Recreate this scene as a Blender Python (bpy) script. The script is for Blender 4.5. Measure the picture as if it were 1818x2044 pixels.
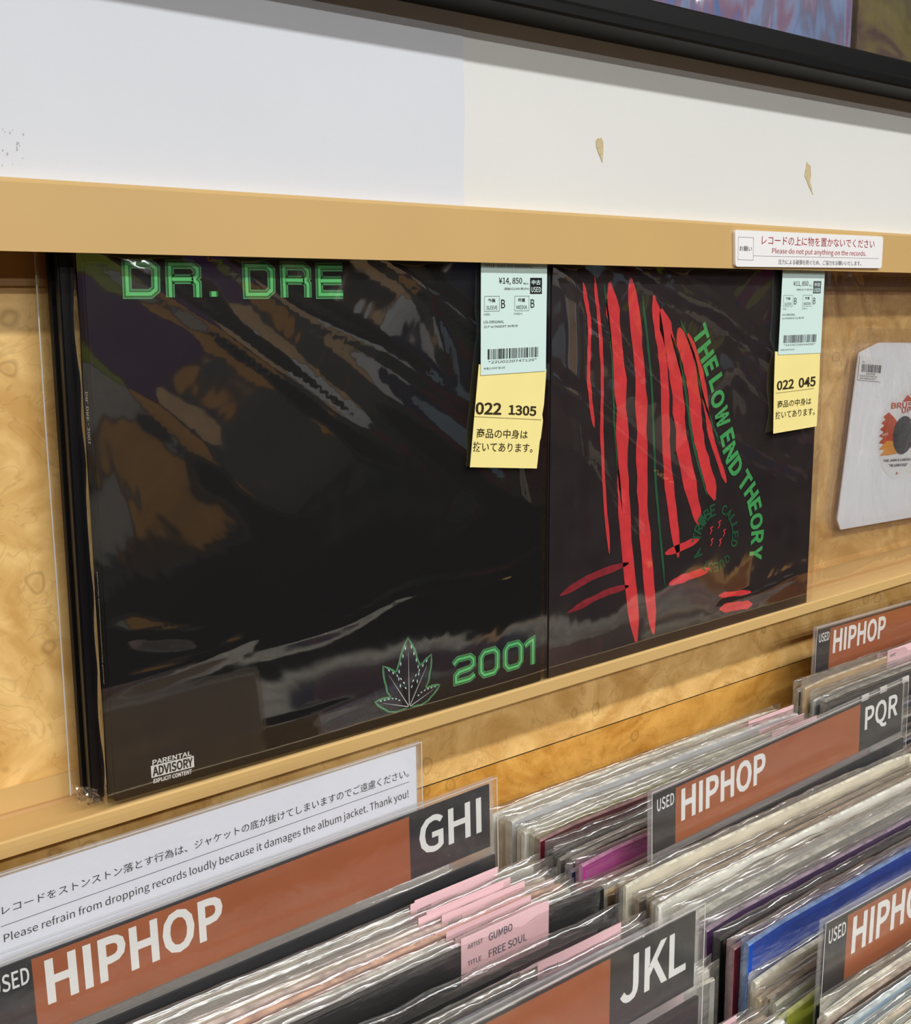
import bpy, bmesh, math, random
from mathutils import Vector, Matrix, noise
for o in list(bpy.data.objects): bpy.data.objects.remove(o)
SC = bpy.context.scene
COL = SC.collection
random.seed(7)
PI = math.pi

# ------------------------------------------------------------------ camera
# wall plane y = 0 (room towards -y), x along the wall, heights local + Z0
Z0 = 1.2
FPX, CX, CY, CZ, PITCH, YAW, ROLL = 2338.44, -0.23487, -0.56837, 0.26093, 0.1755, 0.69236, -0.00549
_f = Vector((math.sin(YAW)*math.cos(PITCH), math.cos(YAW)*math.cos(PITCH), -math.sin(PITCH)))
_r0 = Vector((math.cos(YAW), -math.sin(YAW), 0)); _u0 = _r0.cross(_f)
_r = _r0*math.cos(ROLL)+_u0*math.sin(ROLL); _u = -_r0*math.sin(ROLL)+_u0*math.cos(ROLL)
CAMP = Vector((CX, CY, CZ))
cam = bpy.data.cameras.new('camera'); camo = bpy.data.objects.new('camera', cam); COL.objects.link(camo)
camo.matrix_world = Matrix(((_r.x, _u.x, -_f.x, CX), (_r.y, _u.y, -_f.y, CY), (_r.z, _u.z, -_f.z, CZ+Z0), (0, 0, 0, 1)))
cam.sensor_fit = 'HORIZONTAL'; cam.sensor_width = 36; cam.lens = FPX/1818*36; cam.clip_start = .01
SC.camera = camo

def at(px, py, Y):
    d = _f*FPX+_r*(px-909)-_u*(py-1022)
    p = CAMP+d*((Y-CY)/d.y)
    return p.x, p.z

# ------------------------------------------------------------------ world, lights, exposure
w = bpy.data.worlds.new('world'); SC.world = w; w.use_nodes = True
w.node_tree.nodes['Background'].inputs[0].default_value = (.98, .99, 1, 1)
w.node_tree.nodes['Background'].inputs[1].default_value = .05
SC.view_settings.view_transform = 'Standard'; SC.view_settings.look = 'None'
SC.view_settings.exposure = 0.0; SC.view_settings.gamma = 1; SC.view_settings.use_curve_mapping = False
SC.cycles.transparent_max_bounces = 40
SC.cycles.max_bounces = 10
CEIL = 1.5                                  # local ceiling height
LAMPS = [(-1.35, 43), (-2.75, 56), (-4.15, 60)]
LAMPX = (-1.3, 0.25, 1.8)
def lamp(x, y, e):
    l = bpy.data.lights.new('tube_light', 'AREA'); l.shape = 'RECTANGLE'; l.size = 1.3; l.size_y = .11
    l.energy = e/2; l.color = (.985, .99, .985)
    o = bpy.data.objects.new('tube_light', l); COL.objects.link(o); o.location = (x, y, Z0+CEIL-.075)
    return o
lamps = [(x, y, lamp(x, y, e)) for y, e in LAMPS for x in LAMPX]

# ------------------------------------------------------------------ materials
def srgb(c):
    return tuple(((v/255)/12.92 if v/255 <= .04045 else ((v/255+.055)/1.055)**2.4) for v in c)+(1,)
def newmat(name):
    m = bpy.data.materials.new(name); m.use_nodes = True
    return m, m.node_tree, m.node_tree.nodes['Principled BSDF']
def N(t, k, **kw):
    n = t.nodes.new(k)
    for a, b in kw.items():
        if a in n.inputs: n.inputs[a].default_value = b
        else: setattr(n, a, b)
    return n
def plain(name, c, rough=.5, spec=.5, metal=0, var=.04, scale=30, bump=0, bscale=200):
    m, t, b = newmat(name)
    tc = N(t, 'ShaderNodeTexCoord'); nz = N(t, 'ShaderNodeTexNoise', Scale=scale, Detail=4.0)
    t.links.new(tc.outputs['Object'], nz.inputs['Vector'])
    r = N(t, 'ShaderNodeValToRGB'); r.color_ramp.elements[0].position = .3; r.color_ramp.elements[1].position = .7
    cc = srgb(c); r.color_ramp.elements[0].color = tuple(v*(1-var*2) for v in cc[:3])+(1,)
    r.color_ramp.elements[1].color = tuple(min(1, v*(1+var)) for v in cc[:3])+(1,)
    t.links.new(nz.outputs['Fac'], r.inputs['Fac']); t.links.new(r.outputs['Color'], b.inputs['Base Color'])
    b.inputs['Roughness'].default_value = rough; b.inputs['Specular IOR Level'].default_value = spec; b.inputs['Metallic'].default_value = metal
    if bump:
        n2 = N(t, 'ShaderNodeTexNoise', Scale=bscale, Detail=3.0); t.links.new(tc.outputs['Object'], n2.inputs['Vector'])
        bp = N(t, 'ShaderNodeBump', Strength=bump, Distance=.001); t.links.new(n2.outputs['Fac'], bp.inputs['Height'])
        t.links.new(bp.outputs['Normal'], b.inputs['Normal'])
    return m
def film(name, tint=(1, 1, 1), refl=1.0, veil=.03, rough=.06, scale=(12, 12, 12), bump=.5, dist=.002, ior=1.5, fine=0):
    """clear plastic film: see-through, glossy by Fresnel, a slight milky veil, crinkled"""
    m, t, b = newmat(name); t.nodes.remove(b)
    out = t.nodes['Material Output']
    tc = N(t, 'ShaderNodeTexCoord'); mp = N(t, 'ShaderNodeMapping'); mp.inputs['Scale'].default_value = scale
    t.links.new(tc.outputs['Object'], mp.inputs['Vector'])
    nz = N(t, 'ShaderNodeTexNoise', Scale=1.0, Detail=4.0, Roughness=.5, Distortion=.7); t.links.new(mp.outputs[0], nz.inputs['Vector'])
    bp = N(t, 'ShaderNodeBump', Strength=bump, Distance=dist); t.links.new(nz.outputs['Fac'], bp.inputs['Height'])
    nrm = bp
    if fine:
        m2_ = N(t, 'ShaderNodeMapping'); m2_.inputs['Scale'].default_value = (.35, 1, 1); t.links.new(tc.outputs['Object'], m2_.inputs['Vector'])
        n2 = N(t, 'ShaderNodeTexNoise', Scale=fine, Detail=2.0); t.links.new(m2_.outputs[0], n2.inputs['Vector'])
        b2 = N(t, 'ShaderNodeBump', Strength=.6, Distance=.0012); t.links.new(n2.outputs['Fac'], b2.inputs['Height'])
        t.links.new(bp.outputs['Normal'], b2.inputs['Normal']); nrm = b2
    lw = N(t, 'ShaderNodeLayerWeight', Blend=.5); t.links.new(nrm.outputs['Normal'], lw.inputs['Normal'])
    pw = N(t, 'ShaderNodeMath', operation='POWER'); pw.inputs[1].default_value = 5; t.links.new(lw.outputs['Facing'], pw.inputs[0])
    fr = N(t, 'ShaderNodeMath', operation='MULTIPLY_ADD'); fr.inputs[1].default_value = .92; fr.inputs[2].default_value = .075; t.links.new(pw.outputs[0], fr.inputs[0])
    mu = N(t, 'ShaderNodeMath', operation='MULTIPLY'); mu.use_clamp = True; mu.inputs[1].default_value = refl; t.links.new(fr.outputs[0], mu.inputs[0])
    tr = N(t, 'ShaderNodeBsdfTransparent'); tr.inputs[0].default_value = tint+(1,)
    df = N(t, 'ShaderNodeBsdfDiffuse'); df.inputs[0].default_value = (.85, .84, .82, 1)
    gl = N(t, 'ShaderNodeBsdfGlossy', Roughness=rough); gl.inputs['Color'].default_value = (1, 1, 1, 1); t.links.new(nrm.outputs['Normal'], gl.inputs['Normal'])
    m1 = N(t, 'ShaderNodeMixShader'); m1.inputs[0].default_value = veil; t.links.new(tr.outputs[0], m1.inputs[1]); t.links.new(df.outputs[0], m1.inputs[2])
    m2 = N(t, 'ShaderNodeMixShader'); t.links.new(mu.outputs[0], m2.inputs[0]); t.links.new(m1.outputs[0], m2.inputs[1]); t.links.new(gl.outputs[0], m2.inputs[2])
    t.links.new(m2.outputs[0], out.inputs[0])
    return m
def burl(name, light, mid, dark):
    m, t, b = newmat(name)
    tc = N(t, 'ShaderNodeTexCoord')
    mp = N(t, 'ShaderNodeMapping'); mp.inputs['Scale'].default_value = (14, 14, 22); t.links.new(tc.outputs['Object'], mp.inputs['Vector'])
    n1 = N(t, 'ShaderNodeTexNoise', Scale=1.0, Detail=6.0, Roughness=.55, Distortion=2.2); t.links.new(mp.outputs[0], n1.inputs['Vector'])
    r1 = N(t, 'ShaderNodeValToRGB'); e = r1.color_ramp.elements
    e[0].position = .36; e[0].color = srgb(mid); e[1].position = .66; e[1].color = srgb(light)
    t.links.new(n1.outputs['Fac'], r1.inputs['Fac'])
    # fine wavy figure lines
    n2 = N(t, 'ShaderNodeTexNoise', Scale=30.0, Detail=3.0, Distortion=1.5); t.links.new(tc.outputs['Object'], n2.inputs['Vector'])
    sb = N(t, 'ShaderNodeMath', operation='SUBTRACT'); sb.inputs[1].default_value = .5; t.links.new(n2.outputs['Fac'], sb.inputs[0])
    ab = N(t, 'ShaderNodeMath', operation='ABSOLUTE'); t.links.new(sb.outputs[0], ab.inputs[0])
    r2 = N(t, 'ShaderNodeValToRGB'); r2.color_ramp.elements[0].position = 0; r2.color_ramp.elements[0].color = (.45, .45, .45, 1); r2.color_ramp.elements[1].position = .018; r2.color_ramp.elements[1].color = (0, 0, 0, 1)
    t.links.new(ab.outputs[0], r2.inputs['Fac'])
    # knots: small rings
    nd = N(t, 'ShaderNodeTexNoise', Scale=45.0, Detail=1.0); t.links.new(tc.outputs['Object'], nd.inputs['Vector'])
    ad = N(t, 'ShaderNodeVectorMath', operation='MULTIPLY_ADD'); ad.inputs[1].default_value = (.012, .012, .012); t.links.new(nd.outputs['Color'], ad.inputs[0]); t.links.new(tc.outputs['Object'], ad.inputs[2])
    vo = N(t, 'ShaderNodeTexVoronoi', Scale=42.0); vo.inputs['Randomness'].default_value = 1; t.links.new(ad.outputs[0], vo.inputs['Vector'])
    r3 = N(t, 'ShaderNodeValToRGB'); el = r3.color_ramp.elements
    el[0].position = .07; el[0].color = (.35, .35, .35, 1); el[1].position = .26; el[1].color = (0, 0, 0, 1)
    k = el.new(.14); k.color = (.15, .15, .15, 1); k = el.new(.19); k.color = (.9, .9, .9, 1)
    t.links.new(vo.outputs['Distance'], r3.inputs['Fac'])
    # only some cells
    sp = N(t, 'ShaderNodeSeparateColor'); t.links.new(vo.outputs['Color'], sp.inputs[0])
    gt = N(t, 'ShaderNodeMath', operation='GREATER_THAN'); gt.inputs[1].default_value = .62; t.links.new(sp.outputs[0], gt.inputs[0])
    m3 = N(t, 'ShaderNodeMath', operation='MULTIPLY'); t.links.new(r3.outputs['Color'], m3.inputs[0]); t.links.new(gt.outputs[0], m3.inputs[1])
    mx = N(t, 'ShaderNodeMath', operation='MAXIMUM'); t.links.new(m3.outputs[0], mx.inputs[0]); t.links.new(r2.outputs['Color'], mx.inputs[1])
    sc = N(t, 'ShaderNodeMath', operation='MULTIPLY'); sc.inputs[1].default_value = .42; t.links.new(mx.outputs[0], sc.inputs[0])
    mix = N(t, 'ShaderNodeMixRGB'); mix.inputs[2].default_value = srgb(dark); t.links.new(sc.outputs[0], mix.inputs[0]); t.links.new(r1.outputs[0], mix.inputs[1])
    t.links.new(mix.outputs[0], b.inputs['Base Color']); b.inputs['Roughness'].default_value = .38
    return m
M = {}
M['wall'] = plain('white_wall_paint', (226, 226, 222), .75, .25, var=.012, scale=6, bump=.15, bscale=260)
M['sheet'] = plain('grey_white_paper', (219, 222, 228), .75, .25, var=.012, scale=8, bump=.1, bscale=300)
M['tear'] = plain('torn_backing', (205, 188, 148), .9, .1, var=.08, scale=300)
M['scuff'] = plain('scuff_mark', (178, 178, 178), .9, .1)
M['rail'] = plain('tan_metal', (208, 172, 112), .42, .4, var=.02, scale=8)
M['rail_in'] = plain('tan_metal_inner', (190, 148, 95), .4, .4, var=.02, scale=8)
M['burl'] = burl('burl_wood', (248, 208, 136), (214, 166, 94), (110, 66, 22))
M['burl2'] = burl('burl_wood_lower', (232, 178, 92), (198, 140, 58), (92, 54, 12))
M['black_rail'] = plain('black_enamel', (6, 6, 7), .5, .2, var=.02)
M['sleeve'] = plain('black_card_cover', (9, 8, 9), .5, .2, var=.1, scale=60)
M['sleeve2'] = plain('charcoal_card_cover', (42, 34, 35), .5, .25, var=.15, scale=40)
M['spine'] = plain('black_card_spine', (14, 14, 18), .3, .5)
M['g1'] = plain('print_green_mid', (84, 150, 96), .5, .3)
M['g2'] = plain('print_green_deep', (38, 108, 50), .5, .3)
M['g3'] = plain('print_green_light', (104, 208, 122), .5, .3)
M['gr'] = plain('print_green_brush', (76, 172, 96), .5, .3, var=.08, scale=120)
M['gd'] = plain('print_green_dark', (36, 96, 62), .5, .3, var=.1, scale=120)
M['red'] = plain('print_red', (226, 62, 66), .5, .3, var=.08, scale=120)
M['redd'] = plain('print_red_dull', (150, 40, 50), .5, .3, var=.15, scale=200)
M['ink'] = plain('black_ink', (26, 26, 30), .6, .2)
M['inkg'] = plain('grey_ink', (92, 94, 100), .6, .2)
M['inkr'] = plain('red_ink', (168, 32, 48), .6, .2)
M['white'] = plain('white_print', (228, 228, 224), .5, .3, var=.01)
M['cyan'] = plain('pale_cyan_label', (212, 236, 230), .6, .3, var=.01)
M['yellow'] = plain('pale_yellow_label', (248, 232, 152), .6, .3, var=.015)
M['brownink'] = plain('dark_brown_ink', (56, 46, 24), .6, .2)
M['plate'] = plain('white_plate', (244, 243, 242), .4, .4, var=.005)
M['paper'] = plain('white_paper', (222, 224, 232), .7, .2, var=.01)
M['paper7'] = plain('white_inner_sleeve', (246, 246, 250), .7, .2, var=.02, scale=20)
M['sign'] = plain('brown_sign_print', (158, 82, 36), .5, .3, var=.05, scale=18)
M['signb'] = plain('black_sign_print', (24, 24, 29), .45, .3, var=.1, scale=18)
M['pink'] = plain('pink_label', (232, 192, 196), .6, .3, var=.02)
M['orange'] = plain('orange_print', (206, 84, 44), .5, .3, var=.1)
M['amber'] = plain('amber_print', (236, 160, 62), .5, .3, var=.1)
M['purple'] = plain('purple_print', (104, 52, 108), .5, .3)
M['vinyl'] = plain('black_vinyl', (66, 64, 66), .35, .5)
M['steel'] = plain('white_metal_housing', (225, 225, 222), .5, .4)
M['ceil'] = plain('ceiling_tile', (225, 222, 215), .9, .1, var=.02, bump=.2)
M['floor'] = plain('brown_carpet', (84, 66, 46), .95, .1, var=.2, scale=12, bump=.4)
M['wallfar'] = plain('shop_wall', (84, 62, 42), .85, .2, var=.05)
M['bag'] = film('cover_bag_film', refl=2.2, veil=.006, rough=.05, scale=(7, 9, 5), bump=.32, dist=.004, fine=0)
M['bag7'] = film('clear_bag_film', refl=1.9, veil=.025, rough=.08, scale=(14, 14, 9), bump=.9, dist=.004, fine=0)
M['rbag'] = film('record_bag_film', tint=(1, .998, .99), refl=2.4, veil=.025, rough=.16, scale=(10, 60, 70), bump=.42, dist=.005, fine=150)
M['card'] = film('rigid_clear_plastic', tint=(.97, .97, .97), refl=1.0, veil=.12, rough=.08, scale=(20, 20, 20), bump=.12, dist=.002)
M['cardf'] = film('thin_clear_cover', tint=(1, 1, 1), refl=.8, veil=.015, rough=.12, scale=(18, 18, 26), bump=.35, dist=.002)
M['cedge'] = plain('clear_plastic_edge', (200, 196, 192), .2, .6)

# ------------------------------------------------------------------ mesh helpers
def link(o, parent=None):
    COL.objects.link(o)
    if parent: o.parent = parent
    return o
def root(name, label, cat, loc, group=None, rot=(0, 0, 0)):
    o = bpy.data.objects.new(name, None); o.empty_display_size = .02; COL.objects.link(o)
    o.location = (loc[0], loc[1], loc[2]+Z0); o.rotation_euler = rot
    o['label'] = label; o['category'] = cat
    if group: o['group'] = group
    return o
def tag(o, label=None, cat=None, group=None, kind=None):
    if label: o['label'] = label
    if cat: o['category'] = cat
    if group: o['group'] = group
    if kind: o['kind'] = kind
    return o
def mk(name, verts, faces, mat, parent=None, smooth=False, origin=None):
    """verts in local-to-scene coordinates (without Z0); parent = unrotated root"""
    me = bpy.data.meshes.new(name)
    if parent is not None:
        L = parent.location; verts = [(v[0]-L.x, v[1]-L.y, v[2]-(L.z-Z0)) for v in verts]; loc = (0, 0, 0)
    else:
        if origin is None:
            n = len(verts); origin = (sum(v[0] for v in verts)/n, sum(v[1] for v in verts)/n, min(v[2] for v in verts))
        verts = [(v[0]-origin[0], v[1]-origin[1], v[2]-origin[2]) for v in verts]; loc = (origin[0], origin[1], origin[2]+Z0)
    me.from_pydata(verts, [], faces); me.update()
    for mm in (mat if isinstance(mat, (list, tuple)) else [mat]): me.materials.append(mm)
    if smooth: me.polygons.foreach_set('use_smooth', [True]*len(me.polygons))
    o = bpy.data.objects.new(name, me); o.location = loc
    return link(o, parent)
def box(name, x0, x1, y0, y1, z0, z1, mat, parent=None, bev=0, origin=None):
    bm = bmesh.new()
    vs = [bm.verts.new((x, y, z)) for x in (x0, x1) for y in (y0, y1) for z in (z0, z1)]
    for f in ((0, 1, 3, 2), (4, 6, 7, 5), (0, 4, 5, 1), (2, 3, 7, 6), (0, 2, 6, 4), (1, 5, 7, 3)): bm.faces.new([vs[i] for i in f])
    if bev: bmesh.ops.bevel(bm, geom=bm.edges[:], offset=bev, segments=2, affect='EDGES')
    bmesh.ops.recalc_face_normals(bm, faces=bm.faces)
    bm.verts.index_update()
    V = [v.co[:] for v in bm.verts]; F = [[v.index for v in f.verts] for f in bm.faces]; bm.free()
    return mk(name, V, F, mat, parent, origin=origin)
def extrude_profile(name, prof, x0, x1, mat, parent=None, origin=None):
    """closed profile of (y,z) counterclockwise, extruded along x"""
    n = len(prof); V = [(x0, y, z) for y, z in prof]+[(x1, y, z) for y, z in prof]
    F = [(i, (i+1) % n, n+(i+1) % n, n+i) for i in range(n)]
    F += [tuple(range(n))[::-1], tuple(range(n, 2*n))]
    bm = bmesh.new(); vv = [bm.verts.new(v) for v in V]
    for f in F: bm.faces.new([vv[i] for i in f])
    bmesh.ops.recalc_face_normals(bm, faces=bm.faces); bm.verts.index_update()
    F = [[v.index for v in f.verts] for f in bm.faces]; bm.free()
    return mk(name, V, F, mat, parent, origin=origin)
class Q:
    """a flat quad on the plane y=Y given by four image corners TL,TR,BR,BL; u to the right, v down"""
    def __init__(s, c, Y, o=(0, 0), k=1, metric=False):
        s.Y = Y
        s.c = [Vector(p) for p in c] if metric else [Vector(at(o[0]+a/k, o[1]+b/k, Y)) for a, b in c]
    def __call__(s, u, v):
        a, b, c, d = s.c
        return (a*(1-u)+b*u)*(1-v)+(d*(1-u)+c*u)*v
    def sub(s, u0, v0, u1, v1):
        return Q([s(u0, v0), s(u1, v0), s(u1, v1), s(u0, v1)], s.Y, metric=True)
def fill(name, pts, Y, mat, parent=None, t=0):
    """flat polygon (x,z) on y=Y facing the room; t = thickness behind it"""
    bm = bmesh.new(); vs = [bm.verts.new((p[0], Y, p[1])) for p in pts]; f = bm.faces.new(vs); f.normal_update()
    if f.normal.y > 0: f.normal_flip()
    if t:
        r = bmesh.ops.extrude_face_region(bm, geom=[f])
        for v in [g for g in r['geom'] if isinstance(g, bmesh.types.BMVert)]: v.co.y += t
        bmesh.ops.recalc_face_normals(bm, faces=bm.faces)
    bmesh.ops.triangulate(bm, faces=[f for f in bm.faces if len(f.verts) > 4])
    bm.verts.index_update()
    V = [v.co[:] for v in bm.verts]; F = [[v.index for v in f.verts] for f in bm.faces]; bm.free()
    return mk(name, V, F, mat, parent)
_tc = {}
try:
    import os
    FONT = bpy.data.fonts.load(os.path.join(bpy.utils.resource_path('LOCAL'), 'datafiles', 'fonts', 'Noto Sans CJK Regular.woff2'))   # Blender's own interface font
except Exception: FONT = None
def glyphs(s, bold=0):
    k = (s, bold)
    if k not in _tc:
        c = bpy.data.curves.new('t', 'FONT'); c.body = s
        if FONT: c.font = FONT
        c.resolution_u = 3; c.offset = bold; c.fill_mode = 'FRONT'
        o = bpy.data.objects.new('t', c); COL.objects.link(o)
        dg = bpy.context.evaluated_depsgraph_get(); me = bpy.data.meshes.new_from_object(o.evaluated_get(dg))
        V = [v.co[:2] for v in me.vertices]; F = [tuple(p.vertices) for p in me.polygons]
        bpy.data.objects.remove(o); bpy.data.curves.remove(c); bpy.data.meshes.remove(me)
        x0 = min(v[0] for v in V); x1 = max(v[0] for v in V); y0 = min(v[1] for v in V); y1 = max(v[1] for v in V)
        _tc[k] = ([((v[0]-x0)/max(1e-6, x1-x0), 1-(v[1]-y0)/max(1e-6, y1-y0)) for v in V], F)
    return _tc[k]
def text(name, s, q, mat, parent, bold=0, Y=None, join=None):
    V, F = glyphs(s, bold); Y = q.Y-.00015 if Y is None else Y
    vs = [(q(u, v).x, Y, q(u, v).y) for u, v in V]
    if join is not None: join.add(vs, F); return
    return mk(name, vs, F, mat, parent)
class J:
    """collects flat print of one colour into one part"""
    def __init__(s): s.V = []; s.F = []
    def add(s, V, F):
        n = len(s.V); s.V += V; s.F += [tuple(i+n for i in f) for f in F]
    def quad(s, q, Y=None):
        Y = q.Y-.00015 if Y is None else Y
        s.add([(p.x, Y, p.y) for p in (q(0, 1), q(1, 1), q(1, 0), q(0, 0))], [(0, 1, 2, 3)])
    def ribbon(s, pts, wd, Y, closed=False):
        """constant/tapered width line; wd number or list"""
        n = len(pts); P = [Vector((p[0], p[1])) for p in pts]; L = []; R = []
        for i in range(n):
            a = P[(i-1) % n] if (closed or i) else None; b = P[(i+1) % n] if (closed or i < n-1) else None
            d1 = (P[i]-a).normalized() if a is not None else (b-P[i]).normalized()
            d2 = (b-P[i]).normalized() if b is not None else d1
            n1 = Vector((-d1.y, d1.x)); n2 = Vector((-d2.y, d2.x)); m = n1+n2
            if m.length < 1e-6: m = n1
            m.normalize(); k = 1/max(.45, m.dot(n1)); ww = (wd[i] if isinstance(wd, (list, tuple)) else wd)/2*k
            L.append(P[i]+m*ww); R.append(P[i]-m*ww)
        V = [(p.x, Y, p.y) for p in L]+[(p.x, Y, p.y) for p in R]
        F = [(i, (i+1) % n, n+(i+1) % n, n+i) for i in range(n if closed else n-1)]
        s.add(V, F)
    def done(s, name, mat, parent):
        return mk(name, s.V, s.F, mat, parent) if s.V else None
def sheet(name, q, nu, nv, disp, mat, parent, extra=None):
    """a film sheet over quad q, displaced towards the room by disp(u,v)"""
    V = []; F = []
    for j in range(nv+1):
        for i in range(nu+1):
            u, v = i/nu, j/nv; p = q(u, v); V.append((p.x, q.Y-disp(u, v), p.y))
    for j in range(nv):
        for i in range(nu):
            a = j*(nu+1)+i; F.append((a, a+1, a+nu+2, a+nu+1)[::-1])
    return mk(name, V, F, mat, parent, smooth=True)

# ------------------------------------------------------------------ the setting
XL, XR = -1.6, 3.0
def struct(o): o['kind'] = 'structure'; return o
WT = .30    # upper rail channel top
struct(box('wall_back', XL, XR, 0.0, .12, .316, CEIL, M['wall'], origin=(.7, .06, .316)))
panel = struct(box('wall_back_panel', XL, XR, .0335, .12, -.0665, .316, M['burl'], origin=(.7, .06, -.0665)))
panel.name = 'trim_1'
low = struct(box('trim_2', XL, XR, .0335, .12, -.90, -.0676, M['burl2'], origin=(.7, .06, -.9)))
struct(box('wall_back_base', XL, XR, .0345, .12, -1.2, -.90, M['wallfar'])).name = 'baseboard_back'
mg = struct(box('trim_3', XL, XR, .0342, .036, -.0677, -.0664, M['ink'])); mg.name = 'trim_3'
struct(box('floor', -3.5, 6, -6, .12, -1.22, -1.2, M['floor']))
struct(box('ceiling', -3.5, 6, -6, .12, CEIL, CEIL+.02, M['ceil']))
struct(box('wall_left', -3.6, -3.5, -6, .12, -1.2, CEIL, M['wallfar']))
struct(box('wall_right', 6, 6.1, -6, .12, -1.2, CEIL, M['wallfar']))
struct(box('wall_front', -3.5, 6, -6.1, -6, -1.2, CEIL, M['wallfar']))
struct(box('wall_back_left', -3.5, XL, 0, .12, -1.2, CEIL, M['wallfar']))
struct(box('wall_back_right', XR, 6, 0, .12, -1.2, CEIL, M['wallfar']))

# grey-white paper lining on the left part of the wall, with its wavy torn edge
pts = []
xs0 = at(930, 200, 0)[0]
edge = []
for i in range(41):
    z = .318+(.62-.318)*i/40
    edge.append((xs0-.002+.0035*noise.noise(Vector((0, z*14, 3)))*1.6+.0012*noise.noise(Vector((5, z*90, 3))), z))
wl = fill('wall_lining', [(XL, .318)]+edge+[(XL, .62)], -.0006, M['sheet'], None, t=.0006)
tag(wl, kind='structure'); wl.name = 'trim_4'
def patch(name, px, o, k, label):
    p = [at(o[0]+a/k, o[1]+b/k, 0) for a, b in px]
    x = fill(name, p, -.0004, M['tear'], None, t=.0004); return tag(x, label, 'torn patch')
patch('torn_patch', [(572, 555), (580, 545), (588, 548), (592, 543), (600, 560), (601, 590), (597, 643), (585, 612), (580, 600), (573, 578)], (900, 0), 1.98,
      'small tan teardrop tear in the white wall, nearest the grey paper edge')
patch('torn_patch', [(1405, 640), (1412, 650), (1420, 655), (1421, 690), (1418, 715), (1429, 770), (1414, 738), (1404, 712), (1396, 695), (1400, 672)], (900, 0), 1.98,
      'long thin tan tear in the white wall above the notice plate')
sj = J()
for i in range(16):
    x, z = at(random.uniform(0, 55), random.uniform(255, 345), 0); a = random.uniform(.0003, .0009)
    sj.ribbon([(x, z), (x+a*.6, z+a*1.2), (x+a*.4, z+a*2)], [a*.3, a*.8, a*.2], -.00075)
sc_ = sj.done('scuff_mark', M['scuff'], None); tag(sc_, 'cluster of faint grey scuffs on the wall, far left above the rail', 'scuff marks', kind='stuff')

# ------------------------------------------------------------------ tan display rails
r = root('display_rail', 'wide tan metal rail capping the row of displayed sleeves, notice plate on it', 'rail', (.7, 0, .286))
extrude_profile('rail_channel', [(-.012, .2862), (-.0095, .2862), (-.0095, .3165), (.033, .3165), (.033, .3195), (-.0102, .3195), (-.0111, .3190), (-.012, .3174)], XL, XR, M['rail'], r)
extrude_profile('back_flange', [(.0295, .2712), (.033, .2712), (.033, .3165), (.031, .3165), (.0295, .2770)], XL, XR, M['rail_in'], r)
r2 = root('display_ledge', 'narrow tan metal ledge that carries the displayed record sleeves', 'ledge', (.3, 0, -.0045), rot=(0, -math.radians(.45), 0))
extrude_profile('ledge_channel', [(-.0122, -.0035), (-.0122, .0042), (-.0112, .0050), (-.0095, .0050), (-.0095, -.0012), (.031, -.0012), (.031, .0135), (.033, .0135), (.033, -.0035)], XL, XR, M['rail'], r2)
extrude_profile('back_step', [(.0285, -.0012), (.031, -.0012), (.031, .0008), (.0290, .0004)], XL, XR, M['rail_in'], r2)

# ------------------------------------------------------------------ black upper display
b = root('black_display_ledge', 'black moulded ledge high on the wall holding colourful sleeves', 'ledge', (.7, -.03, .43))
extrude_profile('ledge_body', [(-.035, .4320), (-.0365, .4335), (-.0368, .4385), (-.0355, .4400), (-.0345, .4412), (-.0345, .4520), (-.0335, .4534), (-.0315, .4534), (-.0305, .4520), (-.0305, .4400), (-.002, .4400), (-.002, .4320)], XL, XR, M['black_rail'], b)

def art(name, cols, scale, seed):
    m, t, bs = newmat(name); tc = N(t, 'ShaderNodeTexCoord'); mp = N(t, 'ShaderNodeMapping'); mp.inputs['Location'].default_value = (seed, seed*.7, 0); mp.inputs['Scale'].default_value = scale
    t.links.new(tc.outputs['Object'], mp.inputs['Vector']); nz = N(t, 'ShaderNodeTexNoise', Scale=1.0, Detail=3.0, Distortion=1.0); t.links.new(mp.outputs[0], nz.inputs['Vector'])
    r = N(t, 'ShaderNodeValToRGB'); r.color_ramp.interpolation = 'B_SPLINE'; e = r.color_ramp.elements
    e[0].position = .28; e[0].color = srgb(cols[0]); e[1].position = .74; e[1].color = srgb(cols[-1])
    for i, c in enumerate(cols[1:-1]): k = e.new(.28+.46*(i+1)/(len(cols)-1)); k.color = srgb(c)
    t.links.new(nz.outputs['Fac'], r.inputs[0]); t.links.new(r.outputs[0], bs.inputs['Base Color']); bs.inputs['Roughness'].default_value = .4
    return m
def upper_sleeve(x0, mat, label, wdt=.315):
    r = root('record_sleeve', label, 'record', (x0, -.02, .4405), 'sleeves on the black ledge')
    box('cover', x0, x0+wdt, -.022, -.017, .4405, .7555, mat, r, bev=.0006)
    q = Q([(x0-.003, .765), (x0+wdt+.003, .765), (x0+wdt+.003, .4405), (x0-.003, .4405)], -.0235, metric=True)
    sheet('poly_bag', q, 50, 40, lambda u, v: .0022+.0022*noise.noise(Vector((u*9+x0*31, v*14, 1)))+.0010*noise.noise(Vector((u*26+x0*31, v*34, 4))), M['bag7'], r)
upper_sleeve(at(1703, 90, -.022)[0]-.3185, art('painted_cover_blue', [(70, 66, 64), (70, 130, 200), (150, 70, 50), (130, 170, 220), (90, 60, 60), (190, 170, 215)], (30, 10, 9), 2.3), 'blue, lilac and rust patterned sleeve in clear bag on the black ledge')
upper_sleeve(at(1708, 95, -.022)[0], art('painted_cover_brown', [(24, 14, 12), (90, 58, 60), (130, 120, 50), (44, 28, 28), (120, 90, 92)], (14, 10, 18), 9.1), 'dark brown and moss patterned sleeve in clear bag, right of the blue one')
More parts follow.
